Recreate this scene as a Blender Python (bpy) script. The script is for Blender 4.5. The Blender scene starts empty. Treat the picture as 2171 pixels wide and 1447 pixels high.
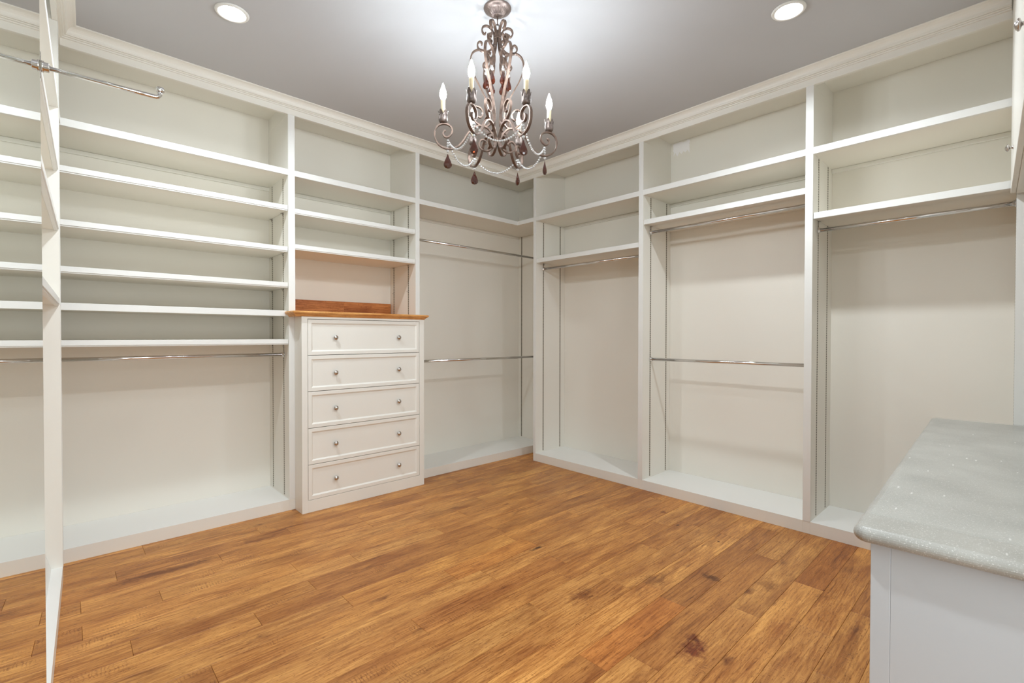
import bpy, bmesh, math, random
from mathutils import Vector, Matrix
random.seed(7)
PI = math.pi
S = bpy.context.scene
C = S.collection

# ------------------------------------------------------------------ camera
CAMP = Vector((-3.6208, -3.7733, 1.32))
yaw, pitch, roll = math.radians(46.849), math.radians(-0.689), math.radians(0.067)
fwd = Vector((math.cos(yaw)*math.cos(pitch), math.sin(yaw)*math.cos(pitch), math.sin(pitch)))
rt = Vector((math.sin(yaw), -math.cos(yaw), 0)); up = rt.cross(fwd)
R_ = math.cos(roll)*rt + math.sin(roll)*up; U_ = -math.sin(roll)*rt + math.cos(roll)*up
cd = bpy.data.cameras.new('camera'); cam = bpy.data.objects.new('camera', cd); C.objects.link(cam)
m = Matrix((R_, U_, -fwd)).transposed().to_4x4(); m.translation = CAMP
cam.matrix_world = m
cd.sensor_fit = 'HORIZONTAL'; cd.sensor_width = 36; cd.lens = 36*1014.16/2171
cd.clip_start = 0.01
S.camera = cam

# ------------------------------------------------------------------ world, exposure, light levels
w = bpy.data.worlds.new('world'); S.world = w; w.use_nodes = True
w.node_tree.nodes['Background'].inputs[0].default_value = (0.8, 0.85, 1, 1)
w.node_tree.nodes['Background'].inputs[1].default_value = 0.3
vs = S.view_settings
vs.view_transform = 'Standard'; vs.look = 'None'; vs.gamma = 1; vs.use_curve_mapping = False
vs.exposure = 0.56
S.cycles.max_bounces = 14; S.cycles.diffuse_bounces = 8; S.cycles.glossy_bounces = 6
S.cycles.transmission_bounces = 10; S.cycles.transparent_max_bounces = 12
S.cycles.caustics_reflective = False; S.cycles.caustics_refractive = False
S.cycles.sample_clamp_indirect = 6.0
CAN_W = 14.0           # watts of each recessed can light
BULB_L = 200.0         # radiance of the candle bulbs
ENTRY_FILL_W = 31.0         # watts of the soft fill light added behind the camera

LCOL = (0.865, 0.945, 1.0)
def area(name, loc, rot, sx, sy, power, col=(1, 1, 1), shape='RECTANGLE', spread=PI):
    l = bpy.data.lights.new(name, 'AREA'); l.energy = power; l.color = col
    l.shape = shape; l.size = sx
    if shape == 'RECTANGLE': l.size_y = sy
    l.spread = spread
    o = bpy.data.objects.new(name, l); C.objects.link(o); o.location = loc; o.rotation_euler = rot
    return o
# unseen area light added behind the camera to fill in the shelving walls
area('entry_fill', (-3.05, -5.12, 1.45), (math.radians(90), 0, math.radians(0)), 1.1, 2.3, ENTRY_FILL_W, LCOL)

# ------------------------------------------------------------------ materials
def mat(name):
    m = bpy.data.materials.new(name); m.use_nodes = True
    nt = m.node_tree; b = nt.nodes['Principled BSDF']
    return m, nt, b
def N(nt, t, **kw):
    n = nt.nodes.new(t)
    for k, v in kw.items(): setattr(n, k, v)
    return n
def ramp(nt, pts, interp='LINEAR'):
    r = N(nt, 'ShaderNodeValToRGB'); e = r.color_ramp.elements; r.color_ramp.interpolation = interp
    while len(e) < len(pts): e.new(0.5)
    for i, (p, c) in enumerate(pts):
        e[i].position = p; e[i].color = (c, c, c, 1) if isinstance(c, (int, float)) else (*c, 1)
    return r
def s2l(r, g, b):
    f = lambda c: (c/255/12.92) if c/255 <= 0.04045 else ((c/255+0.055)/1.055)**2.4
    return (f(r), f(g), f(b))

def paint(name, col, rough=0.45, spec=0.35):
    m, nt, b = mat(name)
    geo = N(nt, 'ShaderNodeNewGeometry')
    no = N(nt, 'ShaderNodeTexNoise'); no.inputs['Scale'].default_value = 90; no.inputs['Detail'].default_value = 3
    nt.links.new(geo.outputs['Position'], no.inputs['Vector'])
    no2 = N(nt, 'ShaderNodeTexNoise'); no2.inputs['Scale'].default_value = 1.6
    nt.links.new(geo.outputs['Position'], no2.inputs['Vector'])
    r = ramp(nt, [(0.3, tuple(c*0.975 for c in col)), (0.7, col)])
    nt.links.new(no2.outputs['Fac'], r.inputs['Fac']); nt.links.new(r.outputs['Color'], b.inputs['Base Color'])
    bp = N(nt, 'ShaderNodeBump'); bp.inputs['Strength'].default_value = 0.04; bp.inputs['Distance'].default_value = 0.002
    nt.links.new(no.outputs['Fac'], bp.inputs['Height']); nt.links.new(bp.outputs['Normal'], b.inputs['Normal'])
    b.inputs['Roughness'].default_value = rough; b.inputs['Specular IOR Level'].default_value = spec
    return m
M = {}
M['wall'] = paint('cream_wall_paint', (0.83, 0.80, 0.73), 0.5, 0.3)
M['trim'] = paint('cream_cabinet_paint', (0.83, 0.812, 0.755), 0.38, 0.4)
M['edge'] = paint('white_shelf_edge_paint', (0.80, 0.797, 0.77), 0.35, 0.4)
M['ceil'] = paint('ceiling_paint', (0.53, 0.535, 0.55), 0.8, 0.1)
M['patch'] = paint('touch_up_paint', (0.93, 0.91, 0.915), 0.5, 0.2)
M['base'] = paint('grey_white_cabinet_paint', (0.57, 0.59, 0.61), 0.45, 0.3)

def metal(name, col, rough, met=1.0, bumpy=0.0):
    m, nt, b = mat(name)
    b.inputs['Base Color'].default_value = (*col, 1); b.inputs['Metallic'].default_value = met
    b.inputs['Roughness'].default_value = rough
    tc = N(nt, 'ShaderNodeTexCoord'); no = N(nt, 'ShaderNodeTexNoise')
    no.inputs['Scale'].default_value = 60; nt.links.new(tc.outputs['Object'], no.inputs['Vector'])
    r = ramp(nt, [(0.3, tuple(c*(1-bumpy) for c in col)), (0.7, tuple(min(1, c*(1+bumpy*0.5)) for c in col))])
    nt.links.new(no.outputs['Fac'], r.inputs['Fac']); nt.links.new(r.outputs['Color'], b.inputs['Base Color'])
    return m
M['chrome'] = metal('chrome', (0.72, 0.71, 0.71), 0.10, 1, 0.02)
M['nickel'] = metal('satin_nickel', (0.56, 0.52, 0.49), 0.24, 1, 0.03)
M['bronze'] = metal('antiqued_bronze', (0.175, 0.118, 0.092), 0.42, 0.55, 0.35)
M['pewter'] = metal('aged_pewter_leaf', (0.15, 0.115, 0.10), 0.45, 0.6, 0.45)
M['canopy'] = metal('brushed_canopy_metal', (0.27, 0.215, 0.195), 0.38, 0.75, 0.2)
M['dark'] = metal('dark_gap', (0.02, 0.018, 0.015), 0.8, 0.0)

def simple(name, col, rough=0.5, **kw):
    m, nt, b = mat(name)
    b.inputs['Base Color'].default_value = (*col, 1); b.inputs['Roughness'].default_value = rough
    for k, v in kw.items(): b.inputs[k].default_value = v
    return m
M['sleeve'] = paint('candle_sleeve', (0.66, 0.54, 0.35), 0.5, 0.3)
M['crystal'] = simple('clear_crystal', (1, 1, 1), 0.03, **{'Transmission Weight': 0.45, 'IOR': 1.6, 'Specular IOR Level': 0.8})
M['amber'] = simple('amber_crystal', (0.075, 0.012, 0.004), 0.03, **{'Transmission Weight': 0.35, 'IOR': 1.6, 'Specular IOR Level': 0.9})
def emis(name, col, st):
    m, nt, b = mat(name)
    b.inputs['Base Color'].default_value = (1, 1, 1, 1)
    b.inputs['Emission Color'].default_value = (*col, 1); b.inputs['Emission Strength'].default_value = st
    return m
M['bulb'] = emis('lit_bulb', LCOL, BULB_L)
M['lens'] = emis('lit_lens', (0.96, 0.98, 1), 14)

# mirror with light dust
m, nt, b = mat('mirror_glass')
b.inputs['Metallic'].default_value = 1; b.inputs['Roughness'].default_value = 0.0
geo = N(nt, 'ShaderNodeNewGeometry'); vo = N(nt, 'ShaderNodeTexVoronoi'); vo.inputs['Scale'].default_value = 40
nt.links.new(geo.outputs['Position'], vo.inputs['Vector'])
r = ramp(nt, [(0.02, 0.35), (0.06, 0.0)]); nt.links.new(vo.outputs['Distance'], r.inputs['Fac'])
nt.links.new(r.outputs['Color'], b.inputs['Roughness'])
b.inputs['Base Color'].default_value = (0.89, 0.93, 0.90, 1)
M['mirror'] = m

# clear glass sheet
m, nt, b = mat('sheet_glass')
b.inputs['Base Color'].default_value = (0.93, 0.96, 0.94, 1); b.inputs['Roughness'].default_value = 0.03
b.inputs['Alpha'].default_value = 0.06
M['glass'] = m

# slotted shelf standard: dark slots 12.7 mm apart in a cream painted strip
m, nt, b = mat('slotted_standard')
tc = N(nt, 'ShaderNodeNewGeometry'); sp = N(nt, 'ShaderNodeSeparateXYZ'); nt.links.new(tc.outputs['Position'], sp.inputs[0])
mu = N(nt, 'ShaderNodeMath', operation='MULTIPLY'); mu.inputs[1].default_value = 1/0.0165; nt.links.new(sp.outputs['Z'], mu.inputs[0])
fr = N(nt, 'ShaderNodeMath', operation='FRACT'); nt.links.new(mu.outputs[0], fr.inputs[0])
r = ramp(nt, [(0.42, (0.05, 0.043, 0.03)), (0.46, (0.42, 0.38, 0.30))]); nt.links.new(fr.outputs[0], r.inputs['Fac'])
nt.links.new(r.outputs['Color'], b.inputs['Base Color']); b.inputs['Roughness'].default_value = 0.5
M['slots'] = m

# wood: one material for floor planks (tint from the object colour), axis x
def wood(name, use_obj, light, dark, rough, wear=1.0):
    m, nt, b = mat(name); L = nt.links.new
    tc = N(nt, 'ShaderNodeTexCoord'); oi = N(nt, 'ShaderNodeObjectInfo')
    off = N(nt, 'ShaderNodeVectorMath', operation='SCALE'); off.inputs[0].default_value = (37.0, 19.0, 11.0)
    L(oi.outputs['Random'], off.inputs['Scale'])
    ad = N(nt, 'ShaderNodeVectorMath', operation='ADD'); L(tc.outputs['Object'], ad.inputs[0]); L(off.outputs[0], ad.inputs[1])
    def mp(sc):
        q = N(nt, 'ShaderNodeMapping'); q.inputs['Scale'].default_value = sc; L(ad.outputs[0], q.inputs['Vector']); return q.outputs[0]
    def noise(sc, scale, det=5, rg=0.6, dist=0.0):
        n = N(nt, 'ShaderNodeTexNoise'); n.inputs['Scale'].default_value = scale; n.inputs['Detail'].default_value = det
        n.inputs['Roughness'].default_value = rg; n.inputs['Distortion'].default_value = dist
        L(mp(sc), n.inputs['Vector']); return n.outputs['Fac']
    fine = noise((1, 16, 14), 7, 9, 0.72)
    broad = noise((0.8, 4, 4), 3.0, 4, 0.55, 0.4)
    wv = N(nt, 'ShaderNodeTexWave', wave_type='BANDS', bands_direction='Y')
    wv.inputs['Scale'].default_value = 10; wv.inputs['Distortion'].default_value = 9; wv.inputs['Detail'].default_value = 3
    wv.inputs['Detail Scale'].default_value = 0.9; wv.inputs['Detail Roughness'].default_value = 0.62
    L(mp((0.16, 1, 1)), wv.inputs['Vector'])
    wmask = ramp(nt, [(0.46, 0.0), (0.60, 1.0)]); L(noise((0.7, 3, 1), 2.2, 2), wmask.inputs['Fac'])
    wl = ramp(nt, [(0.0, 1.0), (0.10, 0.0)]); L(wv.outputs['Fac'], wl.inputs['Fac'])
    wm = N(nt, 'ShaderNodeMath', operation='MULTIPLY'); L(wl.outputs['Color'], wm.inputs[0]); L(wmask.outputs['Color'], wm.inputs[1])
    saw = N(nt, 'ShaderNodeTexWave', wave_type='BANDS', bands_direction='X')
    saw.inputs['Scale'].default_value = 24; saw.inputs['Distortion'].default_value = 7; saw.inputs['Detail'].default_value = 4
    saw.inputs['Detail Scale'].default_value = 2.4
    L(mp((1, 0.6, 1)), saw.inputs['Vector'])
    sr = ramp(nt, [(0.0, 1.0), (0.35, 0.0)]); L(saw.outputs['Fac'], sr.inputs['Fac'])
    smask = ramp(nt, [(0.55, 0.0), (0.66, 1.0)]); L(noise((1.2, 4, 1), 2.6, 5, 0.7), smask.inputs['Fac'])
    sm = N(nt, 'ShaderNodeMath', operation='MULTIPLY'); L(sr.outputs['Color'], sm.inputs[0]); L(smask.outputs['Color'], sm.inputs[1])
    base = ramp(nt, [(0.28, dark), (0.66, light)]); L(broad, base.inputs['Fac'])
    def mixc(a, fac, col, amt, blend='MULTIPLY'):
        mx = N(nt, 'ShaderNodeMix', data_type='RGBA', blend_type=blend)
        k = N(nt, 'ShaderNodeMath', operation='MULTIPLY'); k.inputs[1].default_value = amt
        L(fac, k.inputs[0]); L(k.outputs[0], mx.inputs[0]); L(a, mx.inputs[6])
        if isinstance(col, tuple): mx.inputs[7].default_value = (*col, 1)
        else: L(col, mx.inputs[7])
        return mx.outputs[2]
    fr_ = ramp(nt, [(0.40, 1.0), (0.56, 0.0)]); L(fine, fr_.inputs['Fac'])
    c = mixc(base.outputs['Color'], fr_.outputs['Color'], (0.60, 0.48, 0.36), 0.85)
    c = mixc(c, wm.outputs[0], (0.52, 0.38, 0.27), 0.7*wear)
    c = mixc(c, sm.outputs[0], (0.50, 0.36, 0.26), 0.75*wear)
    # knots and mineral stains
    kn = N(nt, 'ShaderNodeTexVoronoi'); kn.inputs['Scale'].default_value = 2.4
    kno = N(nt, 'ShaderNodeTexNoise'); kno.inputs['Scale'].default_value = 14; kno.inputs['Detail'].default_value = 4; L(ad.outputs[0], kno.inputs['Vector'])
    ksc = N(nt, 'ShaderNodeVectorMath', operation='SCALE'); ksc.inputs['Scale'].default_value = 0.10; L(kno.outputs['Color'], ksc.inputs[0])
    kad = N(nt, 'ShaderNodeVectorMath', operation='ADD'); L(mp((0.75, 1.6, 0.02)), kad.inputs[0]); L(ksc.outputs[0], kad.inputs[1]); L(kad.outputs[0], kn.inputs['Vector'])
    kr = ramp(nt, [(0.02, 1.0), (0.10, 0.0)]); L(kn.outputs['Distance'], kr.inputs['Fac'])
    c = mixc(c, kr.outputs['Color'], (0.25, 0.12, 0.07), 0.85*wear)
    st = ramp(nt, [(0.56, 0.0), (0.72, 1.0)]); L(noise((1.0, 4.5, 1), 2.0, 9, 0.72, 0.8), st.inputs['Fac'])
    c = mixc(c, st.outputs['Color'], (0.50, 0.40, 0.33), 0.9*wear)
    sc_ = ramp(nt, [(0.62, 0.0), (0.68, 1.0)]); L(noise((2.0, 8, 1), 8, 6, 0.75, 1.2), sc_.inputs['Fac'])
    c = mixc(c, sc_.outputs['Color'], (0.38, 0.26, 0.19), 0.8*wear)
    # little pores
    po = ramp(nt, [(0.60, 0.0), (0.66, 1.0)]); L(noise((1, 5, 1), 38, 2), po.inputs['Fac'])
    c = mixc(c, po.outputs['Color'], (0.42, 0.30, 0.22), 0.6*wear)
    if use_obj:
        # a few marks that belong to particular boards: resin stain, dark streak, knots, a split
        gp = N(nt, 'ShaderNodeNewGeometry'); gn = N(nt, 'ShaderNodeTexNoise'); gn.inputs['Scale'].default_value = 22; gn.inputs['Detail'].default_value = 6
        gn.inputs['Roughness'].default_value = 0.7; L(gp.outputs['Position'], gn.inputs['Vector'])
        for (mx_, my_, rx, ry, col, am) in ((-1.70, -2.84, 0.085, 0.045, (0.28, 0.07, 0.04), 0.9), (-1.62, -2.80, 0.03, 0.03, (0.3, 0.10, 0.05), 0.8), (-3.20, -0.505, 0.26, 0.036, (0.42, 0.32, 0.26), 0.85),
              (-2.70, -0.41, 0.12, 0.03, (0.5, 0.38, 0.32), 0.7), (-0.348, -1.947, 0.03, 0.02, (0.35, 0.2, 0.14), 0.8), (-1.475, -1.72, 0.055, 0.012, (0.08, 0.03, 0.02), 0.95),
              (-1.05, -2.62, 0.03, 0.05, (0.2, 0.13, 0.1), 0.8), (-1.70, -2.25, 0.09, 0.04, (0.45, 0.33, 0.3), 0.8), (-1.30, -2.42, 0.07, 0.05, (0.48, 0.40, 0.36), 0.8), (-0.9, -2.86, 0.06, 0.05, (0.5, 0.4, 0.33), 0.7),
              (-0.50, -2.14, 0.016, 0.010, (0.2, 0.1, 0.08), 0.9), (-0.56, -2.45, 0.012, 0.010, (0.15, 0.06, 0.05), 0.9)):
            q1 = N(nt, 'ShaderNodeMapping'); q1.inputs['Location'].default_value = (-mx_/rx, -my_/ry, 0); q1.inputs['Scale'].default_value = (1/rx, 1/ry, 0)
            L(gp.outputs['Position'], q1.inputs['Vector'])
            q2 = N(nt, 'ShaderNodeVectorMath', operation='LENGTH'); L(q1.outputs[0], q2.inputs[0])
            q3 = N(nt, 'ShaderNodeMath', operation='MULTIPLY_ADD'); q3.inputs[1].default_value = 3.2; L(gn.outputs['Fac'], q3.inputs[0]); L(q2.outputs['Value'], q3.inputs[2])
            q4 = ramp(nt, [(0.0, 1.0), (1.0, 0.0)]); q5 = N(nt, 'ShaderNodeMapRange'); q5.inputs['From Min'].default_value = 2.0; q5.inputs['From Max'].default_value = 2.9
            L(q3.outputs[0], q5.inputs['Value']); L(q5.outputs[0], q4.inputs['Fac'])
            c = mixc(c, q4.outputs['Color'], col, am)
        mx = N(nt, 'ShaderNodeMix', data_type='RGBA', blend_type='MULTIPLY'); mx.inputs[0].default_value = 1
        L(c, mx.inputs[6]); L(oi.outputs['Color'], mx.inputs[7]); c = mx.outputs[2]
    L(c, b.inputs['Base Color'])
    rr = ramp(nt, [(0.3, rough-0.06), (0.7, rough+0.10)]); L(fine, rr.inputs['Fac']); L(rr.outputs['Color'], b.inputs['Roughness'])
    bp = N(nt, 'ShaderNodeBump'); bp.inputs['Strength'].default_value = 0.35; bp.inputs['Distance'].default_value = 0.0015
    hs = N(nt, 'ShaderNodeMath', operation='SUBTRACT'); L(fine, hs.inputs[0]); L(sm.outputs[0], hs.inputs[1])
    L(hs.outputs[0], bp.inputs['Height']); L(bp.outputs['Normal'], b.inputs['Normal'])
    b.inputs['Specular IOR Level'].default_value = 0.38
    return m
M['floor'] = wood('hand_scraped_floor_wood', True, s2l(220, 162, 92), s2l(168, 108, 54), 0.38)
M['topwood'] = wood('golden_maple_top', False, s2l(238, 182, 112), s2l(214, 146, 82), 0.3, 0.3)
M['splash'] = wood('brown_stained_splash', False, s2l(208, 138, 80), s2l(168, 100, 52), 0.4, 0.6)

# honed limestone
m, nt, b = mat('honed_limestone'); L = nt.links.new
tc = N(nt, 'ShaderNodeTexCoord')
n1 = N(nt, 'ShaderNodeTexNoise'); n1.inputs['Scale'].default_value = 5; n1.inputs['Detail'].default_value = 8; L(tc.outputs['Object'], n1.inputs['Vector'])
r1 = ramp(nt, [(0.35, s2l(160, 158, 151)), (0.65, s2l(180, 178, 171))]); L(n1.outputs['Fac'], r1.inputs['Fac'])
n2 = N(nt, 'ShaderNodeTexNoise'); n2.inputs['Scale'].default_value = 330; n2.inputs['Detail'].default_value = 3; L(tc.outputs['Object'], n2.inputs['Vector'])
r2 = ramp(nt, [(0.58, 0.0), (0.72, 1.0)]); L(n2.outputs['Fac'], r2.inputs['Fac'])
mx = N(nt, 'ShaderNodeMix', data_type='RGBA'); L(r2.outputs['Color'], mx.inputs[0]); L(r1.outputs['Color'], mx.inputs[6]); mx.inputs[7].default_value = (*s2l(214, 213, 208), 1)
n2b = N(nt, 'ShaderNodeTexNoise'); n2b.inputs['Scale'].default_value = 260; L(tc.outputs['Object'], n2b.inputs['Vector'])
r2b = ramp(nt, [(0.60, 0.0), (0.75, 1.0)]); L(n2b.outputs['Fac'], r2b.inputs['Fac'])
mxb = N(nt, 'ShaderNodeMix', data_type='RGBA'); L(r2b.outputs['Color'], mxb.inputs[0]); L(mx.outputs[2], mxb.inputs[6]); mxb.inputs[7].default_value = (*s2l(165, 161, 156), 1)
mp_ = N(nt, 'ShaderNodeMapping'); mp_.inputs['Scale'].default_value = (1.0, 4.5, 1); mp_.inputs['Rotation'].default_value = (0, 0, 0.9); L(tc.outputs['Object'], mp_.inputs['Vector'])
v3 = N(nt, 'ShaderNodeTexVoronoi'); v3.inputs['Scale'].default_value = 7; v3.inputs['Randomness'].default_value = 1; L(mp_.outputs[0], v3.inputs['Vector'])
r3 = ramp(nt, [(0.06, 1.0), (0.10, 0.0)]); L(v3.outputs['Distance'], r3.inputs['Fac'])
mxc = N(nt, 'ShaderNodeMix', data_type='RGBA'); L(r3.outputs['Color'], mxc.inputs[0]); L(mxb.outputs[2], mxc.inputs[6]); mxc.inputs[7].default_value = (*s2l(224, 222, 218), 1)
L(mxc.outputs[2], b.inputs['Base Color']); b.inputs['Roughness'].default_value = 0.38
M['stone'] = m

# ------------------------------------------------------------------ mesh helpers
def link(name, me, m, parent=None):
    o = bpy.data.objects.new(name, me); C.objects.link(o)
    if m is not None and not me.materials: me.materials.append(m)
    if parent: o.parent = parent
    return o
def finish(bm, name, smooth=False):
    bmesh.ops.recalc_face_normals(bm, faces=bm.faces[:])
    me = bpy.data.meshes.new(name); bm.to_mesh(me); bm.free()
    if smooth:
        for p in me.polygons: p.use_smooth = True
    return me
def add_box(bm, x0, x1, y0, y1, z0, z1, bev=0.0):
    x0, x1 = sorted((x0, x1)); y0, y1 = sorted((y0, y1)); z0, z1 = sorted((z0, z1))
    v = [bm.verts.new(p) for p in ((x0,y0,z0),(x1,y0,z0),(x1,y1,z0),(x0,y1,z0),(x0,y0,z1),(x1,y0,z1),(x1,y1,z1),(x0,y1,z1))]
    fs = [bm.faces.new([v[i] for i in f]) for f in ((0,3,2,1),(4,5,6,7),(0,1,5,4),(1,2,6,5),(2,3,7,6),(3,0,4,7))]
    if bev > 0:
        es = list({e for f in fs for e in f.edges})
        bmesh.ops.bevel(bm, geom=es, offset=bev, segments=1, affect='EDGES', profile=0.5)
def add_tube(bm, pts, r, n=12, cap=True):
    pts = [Vector(p) for p in pts]; rings = []
    rs = r if isinstance(r, (list, tuple)) else [r]*len(pts)
    prev = None
    for i, p in enumerate(pts):
        t = (pts[min(i+1, len(pts)-1)] - pts[max(i-1, 0)]).normalized()
        if prev is None:
            a = Vector((0, 0, 1)) if abs(t.z) < 0.9 else Vector((1, 0, 0))
            u = t.cross(a).normalized()
        else: u = (prev - t*prev.dot(t)).normalized()
        prev = u; v = t.cross(u)
        rings.append([bm.verts.new(p + rs[i]*(math.cos(2*PI*k/n)*u + math.sin(2*PI*k/n)*v)) for k in range(n)])
    for a, c in zip(rings, rings[1:]):
        for k in range(n): bm.faces.new((a[k], a[(k+1) % n], c[(k+1) % n], c[k]))
    if cap: bm.faces.new(rings[0][::-1]); bm.faces.new(rings[-1])
def add_lathe(bm, prof, n=24, mod=None, origin=(0, 0, 0), axis='Z', M3=None):
    o = Vector(origin); rings = []
    for j, (r, z) in enumerate(prof):
        ring = []
        for k in range(n):
            a = 2*PI*k/n; rr, zz = (r, z) if mod is None else mod(j, a, r, z)
            p = Vector((rr*math.cos(a), rr*math.sin(a), zz))
            if M3 is not None: p = M3 @ p
            ring.append(bm.verts.new(o + p))
        rings.append(ring)
    for a, c in zip(rings, rings[1:]):
        for k in range(n): bm.faces.new((a[k], a[(k+1) % n], c[(k+1) % n], c[k]))
    if prof[0][0] > 1e-5: bm.faces.new(rings[0][::-1])
    if prof[-1][0] > 1e-5: bm.faces.new(rings[-1])
    bmesh.ops.remove_doubles(bm, verts=bm.verts[:], dist=1e-6)
def tag(o, label=None, cat=None, group=None, kind=None):
    if label: o['label'] = label
    if cat: o['category'] = cat
    if group: o['group'] = group
    if kind: o['kind'] = kind
    return o

class Run:
    """a wall of cabinetry: s runs along it, d goes back into it, z up"""
    def __init__(self, kind, origin=(0, 0, 0), rz=0.0):
        self.k = kind; self.o = Vector(origin); self.rz = rz; self.R = Matrix.Rotation(rz, 3, 'Z')
    def loc(self, s, d, z=0.0):
        return {'L': Vector((s, d, z)), 'R': Vector((d, s, z)), 'T': Vector((-d, s, z)), 'F': Vector((s, -d, z))}[self.k]
    def world(self, s, d, z=0.0): return self.o + self.R @ self.loc(s, d, z)
    def thing(self, name, s, d, z, label, cat, group=None):
        e = bpy.data.objects.new(name, None); C.objects.link(e); e.empty_display_size = 0.1
        e.location = self.world(s, d, z); e.rotation_euler = (0, 0, self.rz)
        tag(e, label, cat, group)
        self.base = self.loc(s, d, z); return e
    def box(self, parent, name, m, *boxes, bev=0.0015, label=None):
        bm = bmesh.new(); base = self.base if parent else Vector((0, 0, 0))
        for s0, s1, d0, d1, z0, z1 in boxes:
            a = self.loc(s0, d0, z0) - base; c = self.loc(s1, d1, z1) - base
            add_box(bm, a.x, c.x, a.y, c.y, a.z, c.z, bev)
        o = link(name, finish(bm, name), m, parent)
        if not parent: o.location = self.o; o.rotation_euler = (0, 0, self.rz)
        if label: o['label'] = label
        return o
    def box_in(self, e, part, name, m, *boxes, bev=0.0015):
        return self.box(part, name, m, *boxes, bev=bev)   # a part sits at its thing's origin, so the base is the same
    def tube(self, parent, name, m, pts, r, n=14, smooth=True, label=None):
        bm = bmesh.new(); add_tube(bm, [self.loc(*p) - self.base for p in pts], r, n)
        o = link(name, finish(bm, name, smooth), m, parent)
        if label: o['label'] = label
        return o

LR = Run('L'); RR = Run('R')
TR = Run('T', (-3.625, 0, 0), math.radians(-1.553))
FR = Run('F', (0, -3.42, 0), math.radians(1.83))
D = 0.462; CZ = 3.085; HB = 2.977; SH = 2.566; SB = 2.522; PZ = 0.0816

# ------------------------------------------------------------------ room shell
def shell(name, m, box, kind='structure'):
    bm = bmesh.new(); add_box(bm, *box); o = link(name, finish(bm, name), m); tag(o, kind=kind); return o
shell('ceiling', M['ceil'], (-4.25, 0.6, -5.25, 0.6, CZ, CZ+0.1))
shell('wall_left', M['wall'], (-4.25, 0.6, D, D+0.12, 0, CZ))
shell('wall_right', M['wall'], (D, D+0.12, -4.2, D, 0, CZ))
shell('wall_far_left', M['wall'], (-4.25, -4.13, -5.25, D, 0, CZ))
shell('wall_behind_counter', M['wall'], (-2.22, 0.6, -4.32, -4.2, 0, CZ))
shell('wall_entry', M['wall'], (-2.32, -2.22, -5.25, -4.2, 0, CZ))
shell('wall_behind_camera', M['wall'], (-4.13, -2.32, -5.25, -5.18, 0, CZ))

floor = shell('floor', M['dark'], (-4.2, 0.55, -5.2, 0.5, -0.06, -0.0155))
# planks: rows run along x, each board an object of its own
mesh_cache = {}
ROWW = 0.1385
def plank_mesh(length, wd):
    key = (round(length, 2), round(wd, 4))
    if key not in mesh_cache:
        bm = bmesh.new(); add_box(bm, -length/2+0.0004, length/2-0.0004, -wd/2+0.0004, wd/2-0.0004, -0.015, 0, 0.0012)
        mesh_cache[key] = finish(bm, 'plank'); mesh_cache[key].materials.append(M['floor'])
    return mesh_cache[key]
tints = [(1.0, 0.97, 0.92), (0.93, 0.87, 0.80), (1.03, 1.0, 0.95), (0.86, 0.78, 0.70), (0.97, 0.90, 0.80), (0.78, 0.68, 0.60), (1.06, 1.04, 0.98), (0.95, 0.93, 0.90)]
y1 = -3.083 - 8*ROWW
rows = []
y = y1
while y < 0.47: rows.append(y); y += ROWW
# boards that stand out: row -> (joint where the board ends, where it starts, tint)
special = {8: (-0.757, -2.05, (1.12, 1.08, 0.98)), 11: (-1.42, -2.75, (0.86, 0.66, 0.52)), 12: (-1.36, -2.70, (1.12, 1.08, 1.0)), 16: (-1.50, -2.45, (0.80, 0.68, 0.60)),
           18: (-1.45, -3.20, (0.97, 0.84, 0.68)), 26: (-2.95, -3.75, (0.92, 0.84, 0.76)), 19: (-1.50, -2.60, (1.08, 1.05, 0.92)), 9: (-1.25, -2.30, (1.0, 0.96, 0.90)), 14: (-0.95, -1.95, (0.9, 0.84, 0.76))}
fixed = {k_: [(v_[0],), (v_[1],)] for k_, v_ in special.items()}
rnd = random.Random(11)
for i, y in enumerate(rows):
    ya, yb = y, min(y+ROWW, D)
    xs = [-4.12]
    x = -4.12 + rnd.choice([0.25, 0.4, 0.55, 0.7, 0.85])
    stops = [f[0] for f in fixed.get(i, [])]
    while x < 0.30:
        xs.append(x); x += rnd.choice([0.6, 0.75, 0.9, 1.05, 1.2, 1.35, 1.5, 1.8])
    xs.append(0.46)
    for st in stops:
        xs = [q for q in xs if abs(q-st) > 0.42 or q in (-4.12, 0.46)] + [st]
        xs.sort()
    for a, c in zip(xs, xs[1:]):
        o = link('plank', plank_mesh(c-a, yb-ya), None, floor)
        o.location = ((a+c)/2, (ya+yb)/2, 0)
        t = rnd.choice(tints); v = rnd.uniform(0.92, 1.05)
        if i == 8 and a >= -0.76: t, v = (0.70, 0.54, 0.44), 1
        if i in special and abs(c-special[i][0]) < 0.01: t, v = special[i][2], 1
        o.color = (t[0]*v, t[1]*v, t[2]*v, 1)

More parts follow.
